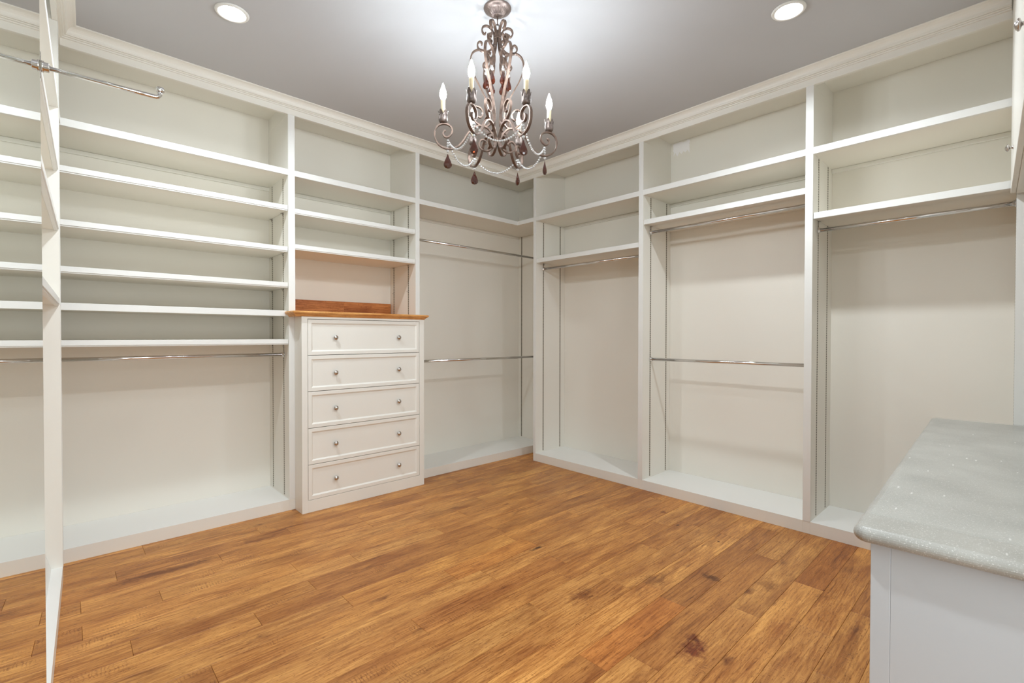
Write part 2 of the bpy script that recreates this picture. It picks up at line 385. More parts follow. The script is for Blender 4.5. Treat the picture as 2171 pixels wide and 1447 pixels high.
# crown moulding and header fascias, mitred at the corners
def crown(name, p0, p1, c0, c1):
    """p0,p1: ends on the cabinet face line; c0,c1: direction in which the offset p moves each end"""
    prof = [(0.0, 3.0195), (0.010, 3.0200), (0.011, 3.0265), (0.009, 3.0280), (0.017, 3.0290), (0.020, 3.0335), (0.017, 3.0355), (0.026, 3.0365), (0.027, 3.0395)]
    for k in range(7):
        a = k/6*PI/2; prof.append((0.029 + 0.036*(1-math.cos(a)), 3.0405 + 0.0375*math.sin(a)))
    prof += [(0.066, 3.078), (0.070, 3.080), (0.070, CZ), (0.0, CZ)]
    bm = bmesh.new()
    A = [bm.verts.new((p0[0]+c0[0]*p, p0[1]+c0[1]*p, z)) for p, z in prof]
    B = [bm.verts.new((p1[0]+c1[0]*p, p1[1]+c1[1]*p, z)) for p, z in prof]
    n = len(prof)
    for k in range(n): bm.faces.new((A[k], A[(k+1) % n], B[(k+1) % n], B[k]))
    bm.faces.new(A[::-1]); bm.faces.new(B)
    o = link(name, finish(bm, name), M['trim']); tag(o, kind='structure')
k = 0.0271
crown('trim_1', (-3.625, 0), (0, 0), (1, -1), (-1, -1))
crown('trim_2', (0, 0), (0, -3.72), (-1, -1), (-1, 0))
crown('trim_3', (-3.625-k*4.9, -4.9), (-3.625, 0), (1, 0), (1, -1))
def header(name, run, s0, s1):
    o = run.box(None, name, M['trim'], (s0, s1, 0.0, 0.022, HB, 3.0835), bev=0.001); tag(o, kind='structure')
header('trim_4', LR, -3.625, 0.0)
header('trim_5', RR, -3.79, -0.0)
header('trim_6', TR, -4.6, -0.0)

# ------------------------------------------------------------------ shelving bays
def standards(run, e, faces, z0=PZ, z1=SB):
    """faces: list of (s, sign, depths); thin slotted strips on the panel faces"""
    for s, sg, ds in faces:
        for d in ds: run.box(e, 'shelf_standard', M['slots'], (s, s+sg*0.0016, d-0.0065, d+0.0065, z0+0.012, z1-0.002), bev=0)
def clips(run, e, s, sg, z, ds=(0.12, 0.385)):
    for d in ds: run.box(e, 'shelf_clip', M['nickel'], (s+sg*0.0016, s+sg*0.017, d-0.007, d+0.007, z-0.0035, z-0.0002), (s+sg*0.0016, s+sg*0.0045, d-0.006, d+0.006, z-0.018, z-0.0035), bev=0.0006)
def shelf(run, e, s0, s1, top, th=0.040, name='adjustable_shelf', lip=True, d0=0.0):
    """board with a solid nosing along its front edge"""
    b = run.box(e, name, M['wall'], (s0, s1, d0+0.0222, D-0.001, top-th+0.004, top-0.0002), bev=0.001)
    bx = [(s0, s1, d0+0.002, d0+0.022, top-th+(0.008 if lip else 0), top)]
    if lip: bx.append((s0, s1, d0+0.006, d0+0.022, top-th, top-th+0.008))
    run.box_in(e, b, 'shelf_nosing', M['edge'], *bx, bev=0.0012)
def fixed(run, e, s0, s1):
    b = run.box(e, 'fixed_shelf', M['wall'], (s0, s1, 0.0222, D-0.001, SB+0.003, SH-0.0005), bev=0.001)
    run.box_in(e, b, 'shelf_nosing', M['edge'], (s0, s1, 0.0, 0.022, SB, SH), bev=0.001)
    run.box(e, 'shelf_cleat', M['trim'], (s0, s1, D-0.018, D-0.001, SB-0.026, SB+0.002), bev=0.002)
def top_panel(run, e, s0, s1):
    run.box(e, 'top_panel', M['wall'], (s0, s1, 0.0225, D-0.001, CZ-0.006, CZ-0.0012), bev=0)
def plinth(run, e, s0, s1):
    run.box(e, 'plinth', M['trim'], (s0, s1, 0.0, 0.02, 0.0, PZ-0.0005), (s0, s1, 0.02, D-0.001, 0.0, PZ-0.002), bev=0.001)
    run.box(e, 'bottom_shelf', M['edge'], (s0, s1, 0.0, D-0.001, PZ-0.0015, PZ), bev=0)
def upright(run, e, s0, s1, z0=0.0):
    run.box(e, 'side_panel', M['trim'], (s0, s1, 0.0, D-0.001, z0, HB-0.0006), (s0, s1, 0.0225, D-0.001, HB-0.0006, CZ-0.0012), bev=0.001)
    if True: run.box(e, 'face_stile', M['edge'], (s0, s1, -0.0018, -0.0002, z0 if z0 else PZ+0.0, HB-0.001), bev=0.0004)

# bay 1, left wall: shoe shelves
e = LR.thing('shelving_bay', -3.0, 0.2, 0, 'tall cream bay of five closely spaced shelves over a rod, between mirror and drawer chest', 'shelving')
plinth(LR, e, -4.08, -2.385); top_panel(LR, e, -4.08, -2.385); upright(LR, e, -2.385, -2.337)
fixed(LR, e, -4.08, -2.385)
for i, z in enumerate((2.295, 1.986, 1.718, 1.507, 1.291)):
    shelf(LR, e, -4.08, -2.3875 if i != 3 else -2.399, z, 0.040 if i != 3 else 0.042, lip=(i != 3))
    clips(LR, e, -2.385, -1, z-0.040)
standards(LR, e, [(-2.385, -1, (0.112, 0.375))])
r = LR.thing('hanging_rod', -3.2, 0.112, 1.175, 'chrome rod under the lowest of five shelves in the left bay', 'rod')
def rod(run, e, s0, s1, z, d=0.12, r=0.0125):
    run.tube(e, 'rod', M['chrome'], [(s0+0.004, d, z), (s1-0.004, d, z)], r, 20)
    for a, sg in ((s0, 1), (s1, -1)):
        run.tube(e, 'rod_socket', M['chrome'], [(a, d, z), (a+sg*0.0035, d, z), (a+sg*0.0036, d, z), (a+sg*0.014, d, z)], [0.021, 0.021, 0.0165, 0.0155], 20)
rod(LR, r, -4.08, -2.3866, 1.175, 0.112)

# bay 2, above the drawer chest
e = LR.thing('shelving_bay', -1.81, 0.2, 0, 'narrow cream bay with two adjustable shelves above the drawer chest', 'shelving')
upright(LR, e, -1.285, -1.243)
fixed(LR, e, -2.337, -1.285); top_panel(LR, e, -2.337, -1.285)
for z in (2.281, 2.012):
    shelf(LR, e, -2.3365, -1.288, z, 0.041); clips(LR, e, -1.285, -1, z-0.041); clips(LR, e, -2.337, 1, z-0.041)
standards(LR, e, [(-1.285, -1, (0.122, 0.388)), (-2.337, 1, (0.122, 0.388))], z0=1.50)
for d in (0.122, 0.388): LR.box(e, 'shelf_clip', M['nickel'], (-1.2866, -1.305, d-0.007, d+0.007, 1.722, 1.726), bev=0.0005)

# corner unit
e = LR.thing('corner_bay', -0.5, 0.2, 0, 'open inner corner bay with an L shaped top shelf, where the two walls meet', 'shelving')
plinth(LR, e, -1.243, D-0.001); top_panel(LR, e, -1.243, D-0.001)
bm = bmesh.new()
def lpoly(bm, pts, z0, z1):
    a = [bm.verts.new((x, y, z0)) for x, y in pts]; c = [bm.verts.new((x, y, z1)) for x, y in pts]
    n = len(pts); bm.faces.new(a[::-1]); bm.faces.new(c)
    for q in range(n): bm.faces.new((a[q], a[(q+1) % n], c[(q+1) % n], c[q]))
bx_, by_ = LR.base.x, LR.base.y
pts = [(-1.243, 0), (0, 0), (0, -0.241), (D-0.001, -0.241), (D-0.001, D-0.001), (-1.243, D-0.001)]
lpoly(bm, [(x-bx_, y-by_) for x, y in pts], SB, SH)
lsh = link('fixed_shelf', finish(bm, 'fixed_shelf'), M['wall'], e)
LR.box(lsh, 'shelf_nosing', M['edge'], (-1.243, 0.0, -0.0012, 0.0, SB, SH), bev=0.0004)
LR.box(lsh, 'shelf_nosing', M['edge'], (-0.0012, 0.0, -0.241, -0.0012, SB, SH), bev=0.0004)
LR.box(e, 'shelf_cleat', M['trim'], (-1.243, D-0.02, D-0.018, D-0.001, SB-0.026, SB), bev=0.002)
standards(RR, e, []) 
for dy in (0.41,):
    LR.box(e, 'shelf_standard', M['slots'], (D-0.0016, D, dy-0.008, dy+0.008, PZ+0.012, SB-0.002), bev=0)
LR.box(e, 'shelf_standard', M['slots'], (D-0.0016, D, 0.112, 0.128, PZ+0.012, SB-0.002), bev=0)
for z, lab in ((2.222, 'upper of the two chrome rods in the inner corner bay'), (1.076, 'lower of the two chrome rods in the inner corner bay')):
    r = LR.thing('hanging_rod', -0.4, 0.12, z, lab, 'rod'); rod(LR, r, -1.2418, D-0.0022, z, 0.12)

# right wall bays
e = RR.thing('shelving_bay', -0.9, 0.2, 0, 'narrow cream hanging bay with one rod, next to the inner corner on the right wall', 'shelving')
upright(RR, e, -0.276, -0.241); plinth(RR, e, -1.506, -0.276); upright(RR, e, -1.549, -1.506); fixed(RR, e, -1.506, -0.276); top_panel(RR, e, -1.506, -0.276)
shelf(RR, e, -1.5035, -0.2785, 2.127, 0.042, lip=False, d0=0.004); clips(RR, e, -0.276, -1, 2.085)
standards(RR, e, [(-0.276, -1, (0.115, 0.385)), (-1.506, 1, (0.115, 0.385))])
r = RR.thing('hanging_rod', -0.9, 0.12, 2.03, 'single chrome rod in the narrow bay right of the corner', 'rod'); rod(RR, r, -1.5045, -0.2776, 2.03)

e = RR.thing('shelving_bay', -2.1, 0.2, 0, 'wide cream bay with both a high and a waist height rod on the right wall', 'shelving')
plinth(RR, e, -2.773, -1.549); upright(RR, e, -2.818, -2.773); fixed(RR, e, -2.773, -1.549); top_panel(RR, e, -2.773, -1.549)
shelf(RR, e, -2.7705, -1.5515, 2.311, 0.041, lip=False, d0=0.004); clips(RR, e, -1.549, -1, 2.270)
standards(RR, e, [(-1.549, -1, (0.12, 0.39)), (-2.773, 1, (0.12, 0.39))])
r = RR.thing('hanging_rod', -2.1, 0.12, 2.22, 'high chrome rod in the two rod bay of the right wall', 'rod'); rod(RR, r, -2.7716, -1.5506, 2.22)
r = RR.thing('hanging_rod', -2.1, 0.13, 1.117, 'waist height chrome rod in the two rod bay of the right wall', 'rod'); rod(RR, r, -2.7716, -1.5506, 1.117, 0.13)
# roller-brushed touch-up patch on the back of that bay
RR.base = RR.loc(-2.1, 0.2, 0)
bm = bmesh.new(); rr_ = random.Random(3); P = []
for t in range(9): P.append((-1.575-0.155*t/8, 3.07+rr_.uniform(-0.006, 0.006)))
for t in range(6): P.append((-1.73+rr_.uniform(-0.006, 0.006), 3.05-0.07*t/5))
for t in range(9): P.append((-1.73+0.155*t/8, 2.955+0.025*(t % 2)+rr_.uniform(-0.008, 0.012)))
for t in range(6): P.append((-1.575+rr_.uniform(-0.006, 0.006), 2.975+0.085*t/5))
vs_ = [bm.verts.new((D-0.0007-RR.base.x, y-RR.base.y, z-RR.base.z)) for y, z in P]
vs2 = [bm.verts.new((D+0.0005-RR.base.x, y-RR.base.y, z-RR.base.z)) for y, z in P]
bm.faces.new(vs_); bm.faces.new(vs2[::-1])
for q in range(len(P)): bm.faces.new((vs_[q], vs2[q], vs2[(q+1) % len(P)], vs_[(q+1) % len(P)]))
link('paint_patch', finish(bm, 'paint_patch'), M['patch'], e)['label'] = 'lighter brushed patch of paint'
# re-base: patch belongs to the middle bay
e2 = RR.thing('shelving_bay', -3.3, 0.2, 0, 'tall cream hanging bay behind the stone counter at the right end', 'shelving')
plinth(RR, e2, -3.746, -2.818); upright(RR, e2, -3.80, -3.746); fixed(RR, e2, -3.746, -2.818); top_panel(RR, e2, -3.746, -2.818)
shelf(RR, e2, -3.7435, -2.8205, 2.136, 0.041, lip=False, d0=0.004); clips(RR, e2, -2.818, -1, 2.095)
standards(RR, e2, [(-2.818, -1, (0.125, 0.35)), (-3.746, 1, (0.125, 0.35))])
r = RR.thing('hanging_rod', -3.3, 0.12, 2.035, 'chrome rod in the bay behind the stone counter', 'rod'); rod(RR, r, -3.7445, -2.8196, 2.035)

# left-hand return run (mostly hidden by the mirror)
e = TR.thing('shelving_bay', -1.0, 0.2, 0, 'cream shelving bay seen edge on beside the mirror at the far left', 'shelving')
upright(TR, e, -0.276, -0.241); plinth(TR, e, -1.69, -0.276)
TR.box(e, 'side_panel', M['trim'], (-1.735, -1.695, 0.002, D-0.03, 0, HB+0.02))
TR.box(e, 'fixed_shelf', M['edge'], (-0.241, -0.016, 0.0, 0.03, SB, SH), (-1.694, -0.276, 0.0, D-0.03, SB, SH), (-0.241, -0.016, 0.03, D-0.03, SB, SH), bev=0.001)
for zb in (2.186, 1.871, 1.475): shelf(TR, e, -1.6925, -0.2785, zb+0.04, 0.040); 
TR.box(e, 'back_panel', M['wall'], (-1.69, -0.016, D-0.018, D-0.003, PZ, HB), bev=0)
TR.box(e, 'tilted_board', M['trim'], (-1.69, -0.279, 0.047, 0.060, PZ, 0.09), bev=0.001)
bm = bmesh.new(); base = TR.base
sec = [(0.045, PZ), (0.078, 0.21), (0.090, 0.21), (0.060, PZ)]
A = [bm.verts.new(TR.loc(-0.279, d, z) - base) for d, z in sec]; B = [bm.verts.new(TR.loc(-1.69, d, z) - base) for d, z in sec]
for q in range(4): bm.faces.new((A[q], A[(q+1) % 4], B[(q+1) % 4], B[q]))
bm.faces.new(A); bm.faces.new(B[::-1])
bpy.data.objects.remove([c for c in e.children if c.name.startswith('tilted_board')][0])
link('tilted_board', finish(bm, 'tilted_board'), M['edge'], e)

# mirror
e = TR.thing('wall_mirror', -2.85, 0.0, 0, 'tall frameless mirror reflecting the cream shelves at the left edge', 'mirror')
TR.box(e, 'backing_panel', M['trim'], (-3.95, -1.70, 0.002, 0.02, 0.012, 2.50), bev=0.001)
TR.box(e, 'mirror_glass', M['mirror'], (-3.95, -1.699, -0.0035, 0.0018, 0.0125, 2.50), bev=0.0005)

# valet rod fixed at the mirror's edge
VZ = 2.158
e = TR.thing('valet_rod', -1.675, -0.004, VZ, 'chrome valet rod with upturned tip sticking out beside the mirror', 'rod')
TR.box(e, 'mounting_plate', M['chrome'], (-1.683, -1.663, -0.0045, -0.0005, VZ-0.042, VZ+0.042), bev=0.001)
TR.tube(e, 'collar', M['chrome'], [(-1.673, -0.0045, VZ), (-1.673, -0.010, VZ), (-1.673, -0.012, VZ), (-1.673, -0.022, VZ), (-1.673, -0.024, VZ)], [0.017, 0.018, 0.0145, 0.0145, 0.011], 24)
L0 = 0.305
pts = [(-1.673, -0.02, VZ), (-1.673, -L0+0.02, VZ)]
for q in range(1, 7):
    a = q/6*PI/2; pts.append((-1.673, -L0+0.016-0.016*math.sin(a), VZ+0.016-0.016*math.cos(a)))
pts.append((-1.673, -L0, VZ+0.022))
TR.tube(e, 'arm_rod', M['chrome'], pts, 0.0070, 16)
TR.tube(e, 'end_cap', M['chrome'], [(-1.673, -L0, VZ+0.0205), (-1.673, -L0, VZ+0.0215), (-1.673, -L0, VZ+0.034), (-1.673, -L0, VZ+0.0355)], [0.0112, 0.0125, 0.0125, 0.0112], 24)

# ------------------------------------------------------------------ drawer chest
e = LR.thing('drawer_chest', -1.815, 0.1, 0, 'cream five drawer chest with a golden wooden top, standing proud of the shelving', 'drawers')
X0, X1, YF, ZT = -2.3445, -1.2935, -0.152, 1.460
dz = [(1.174, 1.440), (0.904, 1.170), (0.630, 0.900), (0.357, 0.626), (0.093, 0.353)]
LR.box(e, 'carcass', M['trim'], (X0, -2.3025, YF, -0.0035, 0.0, ZT), (-1.3395, X1, YF, -0.0035, 0.0, ZT), (-2.3025, -1.3395, YF, -0.0035, 0.0, 0.0905),
       (-2.3025, -1.3395, YF, -0.0035, 1.4435, ZT), (-2.335, -1.2875, -0.0035, D-0.002, 0.0, ZT), (-2.3025, -1.3395, -0.03, -0.0035, 0.09, 1.444), bev=0.0008)
M['gap'] = M['dark']
LR.box(e, 'drawer_gap', M['dark'], (-2.3025, -1.3395, -0.118, -0.03, 0.0915, 1.4425), bev=0)
def drawer_front(z0, z1):
    bm = bmesh.new(); b0 = LR.base
    x0, x1 = -2.2995, -1.3425; z0 += 0.0; y = YF+0.0005
    def ring(i, yy): return [bm.verts.new(Vector(p) - b0) for p in ((x0+i, yy, z0+i), (x1-i, yy, z0+i), (x1-i, yy, z1-i), (x0+i, yy, z1-i))]
    rs = [ring(0, y+0.03), ring(0, y+0.0012), ring(0.0012, y), ring(0.026, y), ring(0.029, y+0.003), ring(0.036, y+0.0075), ring(0.0365, y+0.0085)]
    for a, c in zip(rs, rs[1:]):
        for q in range(4): bm.faces.new((a[q], a[(q+1) % 4], c[(q+1) % 4], c[q]))
    bm.faces.new(rs[-1]); bm.faces.new(rs[0][::-1])
    return link('drawer', finish(bm, 'drawer'), M['trim'], e)
knob_bm = bmesh.new()
Mk = Matrix.Rotation(PI/2, 3, 'X')
add_lathe(knob_bm, [(0.0, 0.0), (0.010, 0.0), (0.010, 0.002), (0.006, 0.004), (0.0055, 0.012), (0.010, 0.014), (0.0165, 0.0165), (0.0178, 0.0195), (0.016, 0.0225), (0.0135, 0.0232), (0.0125, 0.0250), (0.007, 0.0282), (0.0, 0.0292)], 24, M3=Mk)
knob_me = finish(knob_bm, 'knob', True); knob_me.materials.append(M['nickel'])
for z0, z1 in dz:
    dr = drawer_front(z0, z1); zc = (z0+z1)/2 - 0.003
    for x in (-2.090, -1.544):
        kb = link('knob', knob_me, None, dr); kb.location = Vector((x, YF+0.009, zc)) - LR.base
        kb['label'] = 'satin nickel round knob'
# wooden top with an ogee edge: profile swept around the three exposed sides
def top_slab():
    bm = bmesh.new(); b0 = LR.base
    prof = [(0.0, 1.4605), (0.009, 1.4605), (0.012, 1.463), (0.013, 1.467), (0.018, 1.469), (0.020, 1.474), (0.027, 1.477), (0.029, 1.481), (0.034, 1.483), (0.038, 1.488), (0.0385, 1.494), (0.035, 1.499), (0.030, 1.5005)]
    x0, x1, y0 = X0-0.031, X1-0.006, YF+0.008
    rings = []
    for p, z in prof:
        rings.append([bm.verts.new(Vector(q) - b0) for q in ((x0-p, -0.004, z), (x0-p, y0-p, z), (x1+p, y0-p, z), (x1+p, -0.004, z))])
    for a, c in zip(rings, rings[1:]):
        for q in range(4): bm.faces.new((a[q], a[(q+1) % 4], c[(q+1) % 4], c[q]))
    bm.faces.new(rings[0][::-1]); bm.faces.new(rings[-1])
    add_box(bm, -2.3355-b0.x, -1.2865-b0.x, -0.004-b0.y, D-0.002-b0.y, 1.4605, 1.5005)
    return link('wooden_top', finish(bm, 'wooden_top'), M['topwood'], e)
top_slab()['label'] = 'golden brown wooden top with moulded edge'
for a, c in ((-2.333, -1.76), (-1.7595, -1.289)):
    LR.box(e, 'splash_board', M['splash'], (a, c, D-0.018, D-0.002, 1.5008, 1.627), bev=0.0015, label='brown wooden board along the back wall')

# ------------------------------------------------------------------ stone counter run at the right
e = FR.thing('base_cabinet', -1.1, 0.3, 0, 'white base cabinet under the stone counter in the lower right corner', 'cabinet')
CT, CB = 0.857, 0.819
FR.box(e, 'carcass', M['base'], (-2.1745, -0.026, 0.056, 0.62, 0.0, CB-0.0005), (-2.1745, -0.026, 0.0345, 0.056, 0.79, CB-0.0005), (-2.1745, -0.026, 0.0345, 0.056, 0.0, 0.09), bev=0.0006)
FR.box(e, 'end_panel', M['base'], (-2.176, -2.15, 0.0335, 0.0720, 0.0, CB-0.001), bev=0.0006)
FR.box(e, 'end_panel', M['base'], (-2.1755, -2.1745, 0.0726, 0.62, 0.0, CB-0.001), bev=0.0003)
for q in range(4):
    s0 = -2.145+q*0.53
    dd = FR.box(e, 'door', M['base'], (s0, s0+0.525, 0.0345, 0.055, 0.095, 0.785), bev=0.0015)
e = FR.thing('stone_counter', -1.1, 0.3, CB, 'pale grey speckled stone countertop with a rounded front edge', 'countertop')
def bullnose():
    bm = bmesh.new(); b0 = FR.base; r = (CT-CB)/2; zc = (CT+CB)/2
    prof = [(-0.004, CB)] + [(r*math.cos(a)-r, zc+r*math.sin(a)) for a in [(-PI/2+PI*t/12) for t in range(13)]] + [(-0.004-r, CT)]
    prof = [(0.0 - r, CB)] + [(r*math.cos(a)-r, zc+r*math.sin(a)) for a in [(-PI/2+PI*t/12) for t in range(1, 12)]] + [(-r, CT)]
    s0, s1, d0, d1 = -2.217, -0.022, 0.0, 0.66
    rc = 0.03
    rings = []
    for p, z in prof:
        ring = [(s1, d0-p)]
        for t in range(7):
            a = t/6*PI/2
            ring.append((s0+rc-(rc+p)*math.sin(a), d0+rc-(rc+p)*math.cos(a)))
        ring.append((s0-p, d1))
        ring.append((s1, d1))
        rings.append([bm.verts.new(FR.loc(s, d, z) - b0) for s, d in ring])
    for a, c in zip(rings, rings[1:]):
        n = len(a)
        for q in range(n): bm.faces.new((a[q], a[(q+1) % n], c[(q+1) % n], c[q]))
    bm.faces.new(rings[0][::-1]); bm.faces.new(rings[-1])
    me = finish(bm, 'slab'); return link('slab', me, M['stone'], e)
bullnose()
e = FR.thing('glass_top', -1.1, 0.3, CT, 'thin clear glass sheet lying on the stone counter', 'glass sheet')
FR.box(e, 'glass_sheet', M['glass'], (-2.094, -0.02, 0.021, 0.64, CT+0.0004, CT+0.0054), bev=0.0008)

# upper cabinets
e = FR.thing('upper_cabinet', -1.1, 0.45, 2.06, 'cream upper cabinet hanging over the stone counter in the upper right corner', 'cabinet')
UD = 0.304
FR.box(e, 'carcass', M['trim'], (-2.2, -0.022, UD+0.020, UD+0.36, 2.06, CZ-0.002), bev=0.0015)
for s1, s0, sk in ((-0.024, -0.43, -0.40), (-0.434, -1.69, -1.655), (-1.694, -2.196, None)):
    dd = FR.box(e, 'door', M['trim'], (s0, s1, UD, UD+0.0195, 2.063, 3.03), bev=0.002)
    if sk is None: continue
    kb = link('knob', knob_me, None, dd); kb.location = FR.loc(sk, UD+0.0005, 2.20) - FR.base
    kb.rotation_euler = (0, 0, PI); kb['label'] = 'satin nickel round knob'

# ------------------------------------------------------------------ recessed can lights
def can(x, y, label, cat='light', gain=1.0):
    e = bpy.data.objects.new('recessed_light', None); C.objects.link(e); e.location = (x, y, CZ)
    tag(e, label, cat, 'recessed ceiling lights')
    bm = bmesh.new(); add_lathe(bm, [(0.062, -0.0005), (0.063, -0.006), (0.070, -0.010), (0.079, -0.009), (0.083, -0.004), (0.0835, -0.0003), (0.07, -0.0002)], 40)
    link('trim_ring', finish(bm, 'trim_ring', True), M['edge'], e)
    bm = bmesh.new(); add_lathe(bm, [(0.0615, -0.001), (0.060, -0.004), (0.045, -0.007), (0.02, -0.0085), (0.0, -0.009)], 32)
    link('lens', finish(bm, 'lens', True), M['lens'], e)
    a = area('can_lamp', (0, 0, -0.012), (0, 0, 0), 0.11, 0.11, CAN_W*gain, LCOL, 'DISK', math.radians(158)); a.parent = e
can(-2.935, -0.80, 'round lit recessed light above the shoe shelves, left of the chandelier', gain=1.15)
can(-0.74, -2.89, 'round lit recessed light above the two rod bay, right of the chandelier')
can(-2.935, -2.89, 'added recessed light above the mirror side, unseen, filling in light from outside the view', gain=1.1)  # extra can added out of view, lights the left bays from the front

# ------------------------------------------------------------------ chandelier
CX, CY = -1.90, -1.82
ch = bpy.data.objects.new('chandelier', None); C.objects.link(ch); ch.location = (CX, CY, CZ)
tag(ch, 'bronze scrollwork chandelier with six lit candle bulbs, crystal bead swags and amber drops', 'chandelier')
B0 = Vector((0, 0, CZ))
def smooth(pts, n=6):
    P = [Vector((a, b)) for a, b in pts]; out = []
    for i in range(len(P)-1):
        p0 = P[max(i-1, 0)]; p1 = P[i]; p2 = P[i+1]; p3 = P[min(i+2, len(P)-1)]
        for t in range(n):
            t = t/n
            out.append(0.5*((2*p1)+(-p0+p2)*t+(2*p0-5*p1+4*p2-p3)*t*t+(-p0+3*p1-3*p2+p3)*t*t*t))
    out.append(P[-1]); return out
def strap_mesh(name, pts, wd, th, n=6, taper=True):
    """flat bar bent in the (r, z) plane; wd across it, th in the plane"""
    P = smooth(pts, n); bm = bmesh.new(); rings = []
    for i, p in enumerate(P):
        t = (P[min(i+1, len(P)-1)] - P[max(i-1, 0)]).normalized(); nn = Vector((-t.y, t.x))
        f = min(1, 0.55 + min(i, len(P)-1-i)*0.09) if taper else 1
        a = p + nn*th/2; c = p - nn*th/2; h = wd/2*f
        rings.append([bm.verts.new((a.x, -h, a.y-CZ)), bm.verts.new((a.x, h, a.y-CZ)), bm.verts.new((c.x, h, c.y-CZ)), bm.verts.new((c.x, -h, c.y-CZ))])
    for a, c in zip(rings, rings[1:]):
        for q in range(4): bm.faces.new((a[q], a[(q+1) % 4], c[(q+1) % 4], c[q]))
    bm.faces.new(rings[0][::-1]); bm.faces.new(rings[-1])
    me = finish(bm, name); me.materials.append(M['bronze']); return me
def fix(r, z):
    q = 1 - 0.023*min(1, r/0.3); return (r*q, 1.32+(z-1.32)*q)
arm_pts = [(0.283,2.430),(0.291,2.431),(0.298,2.4175),(0.289,2.4015),(0.272,2.398),(0.255,2.411),(0.247,2.430),(0.253,2.4515),(0.272,2.466),(0.2975,2.4706),
 (0.323,2.460),(0.340,2.4345),(0.342,2.4005),(0.3315,2.371),(0.310,2.3495),(0.276,2.3355),(0.2465,2.336),(0.217,2.347),(0.193,2.3686),(0.174,2.396),(0.157,2.422),
 (0.136,2.441),(0.106,2.4536),(0.081,2.4536),(0.055,2.443),(0.034,2.420),(0.022,2.395),(0.0175,2.375),(0.0185,2.352),(0.031,2.332),(0.055,2.320),(0.081,2.326),(0.098,2.345),(0.098,2.3665),(0.085,2.379),(0.068,2.376),(0.0595,2.364),(0.067,2.356)]
arm_me = strap_mesh('arm', [fix(*p) for p in arm_pts], 0.0150, 0.0072)
strap_pts = [(0.105,2.498),(0.093,2.492),(0.082,2.503),(0.080,2.524),(0.094,2.543),(0.118,2.548),(0.139,2.532),(0.142,2.503),(0.125,2.472),(0.095,2.450),(0.063,2.445),(0.042,2.462),(0.036,2.50),
 (0.046,2.55),(0.066,2.60),(0.094,2.655),(0.122,2.707),(0.143,2.765),(0.145,2.800),(0.135,2.832),(0.112,2.850),(0.085,2.852),(0.058,2.838),(0.042,2.812),(0.040,2.780),(0.052,2.757),(0.070,2.757),(0.078,2.772),(0.070,2.786),(0.062,2.782)]
strap_me = strap_mesh('cage_strap', strap_pts, 0.0140, 0.0066)
top_pts = [(0.064,2.950),(0.067,2.940),(0.077,2.943),(0.084,2.960),(0.076,2.979),(0.055,2.984),(0.035,2.972),(0.022,2.950),(0.0175,2.927),(0.0185,2.900),(0.026,2.874),(0.042,2.854),(0.066,2.845),(0.090,2.850),(0.106,2.866),(0.107,2.885),(0.095,2.896),(0.083,2.889),(0.086,2.878)]
top_me = strap_mesh('crown_scroll', top_pts, 0.0140, 0.0066)
def part(name, me, parent, rz=0.0, loc=None, m=None):
    o = link(name, me, m, parent)
    if loc is not None: o.location = loc
    o.rotation_euler = (0, 0, rz); return o
AZ = [math.radians(a) for a in (146, 203, 257.5, 329, 22, 79)]
# shared meshes of the candle
def leafmod(j, a, r, z):
    # six pointed acanthus leaves flaring out at their tips
    lob = abs(math.cos(3*a))**0.8
    t = j/8
    return r*(1+0.16*lob*t*t), z + (0.030*lob-0.012)*max(0, t-0.35)*1.5
bm = bmesh.new(); add_lathe(bm, [(0.006,0.0),(0.015,0.001),(0.0215,0.008),(0.0235,0.018),(0.0225,0.028),(0.0200,0.036),(0.0195,0.042),(0.0205,0.047),(0.0235,0.050),(0.0215,0.049),(0.0175,0.040),(0.0125,0.012)], 36, mod=lambda j,a,r,z: leafmod(j,a,r,z) if j <= 8 else leafmod(16-j,a,r,z))
cup_me = finish(bm, 'leaf_cup', True); cup_me.materials.append(M['pewter'])
bm = bmesh.new(); add_lathe(bm, [(0.0115,0.006),(0.0118,0.10),(0.0122,0.112),(0.0128,0.120),(0.0118,0.1235),(0.008,0.124)], 20,
     mod=lambda j,a,r,z: (r*(1+0.03*math.sin(5*a+j)), z+(0.002*math.sin(3*a) if j > 1 else 0)))
sleeve_me = finish(bm, 'candle_sleeve', True); sleeve_me.materials.append(M['sleeve'])
bm = bmesh.new(); add_lathe(bm, [(0.008,0.121),(0.0125,0.130),(0.0168,0.142),(0.0175,0.152),(0.0160,0.165),(0.0125,0.179),(0.0080,0.192),(0.0045,0.202),(0.0020,0.210),(0.0,0.214)], 14)
bulb_me = finish(bm, 'bulb', True); bulb_me.materials.append(M['bulb'])
def drop_mesh(h, wd, name):
    bm = bmesh.new()
    prof = [(0.0, 0.0), (0.12, -0.05), (0.40, -0.27), (0.78, -0.50), (1.0, -0.70), (0.95, -0.84), (0.62, -0.955), (0.0, -1.0)]
    n = 10; rings = []
    for r, z in prof:
        rings.append([bm.verts.new((r*wd/2*math.cos(2*PI*q/n), r*wd/2*0.52*math.sin(2*PI*q/n), z*h)) for q in range(n)])
    for a, c in zip(rings, rings[1:]):
        for q in range(n): bm.faces.new((a[q], a[(q+1) % n], c[(q+1) % n], c[q]))
    bmesh.ops.remove_doubles(bm, verts=bm.verts[:], dist=1e-6)
    return finish(bm, name)
amber_me = drop_mesh(0.078, 0.043, 'amber_drop'); amber_me.materials.append(M['amber'])
amber_s = drop_mesh(0.072, 0.038, 'amber_drop'); amber_s.materials.append(M['amber'])
def bead(bm, p, r):
    g = bmesh.ops.create_icosphere(bm, subdivisions=1, radius=r)
    for v in g['verts']: v.co += p
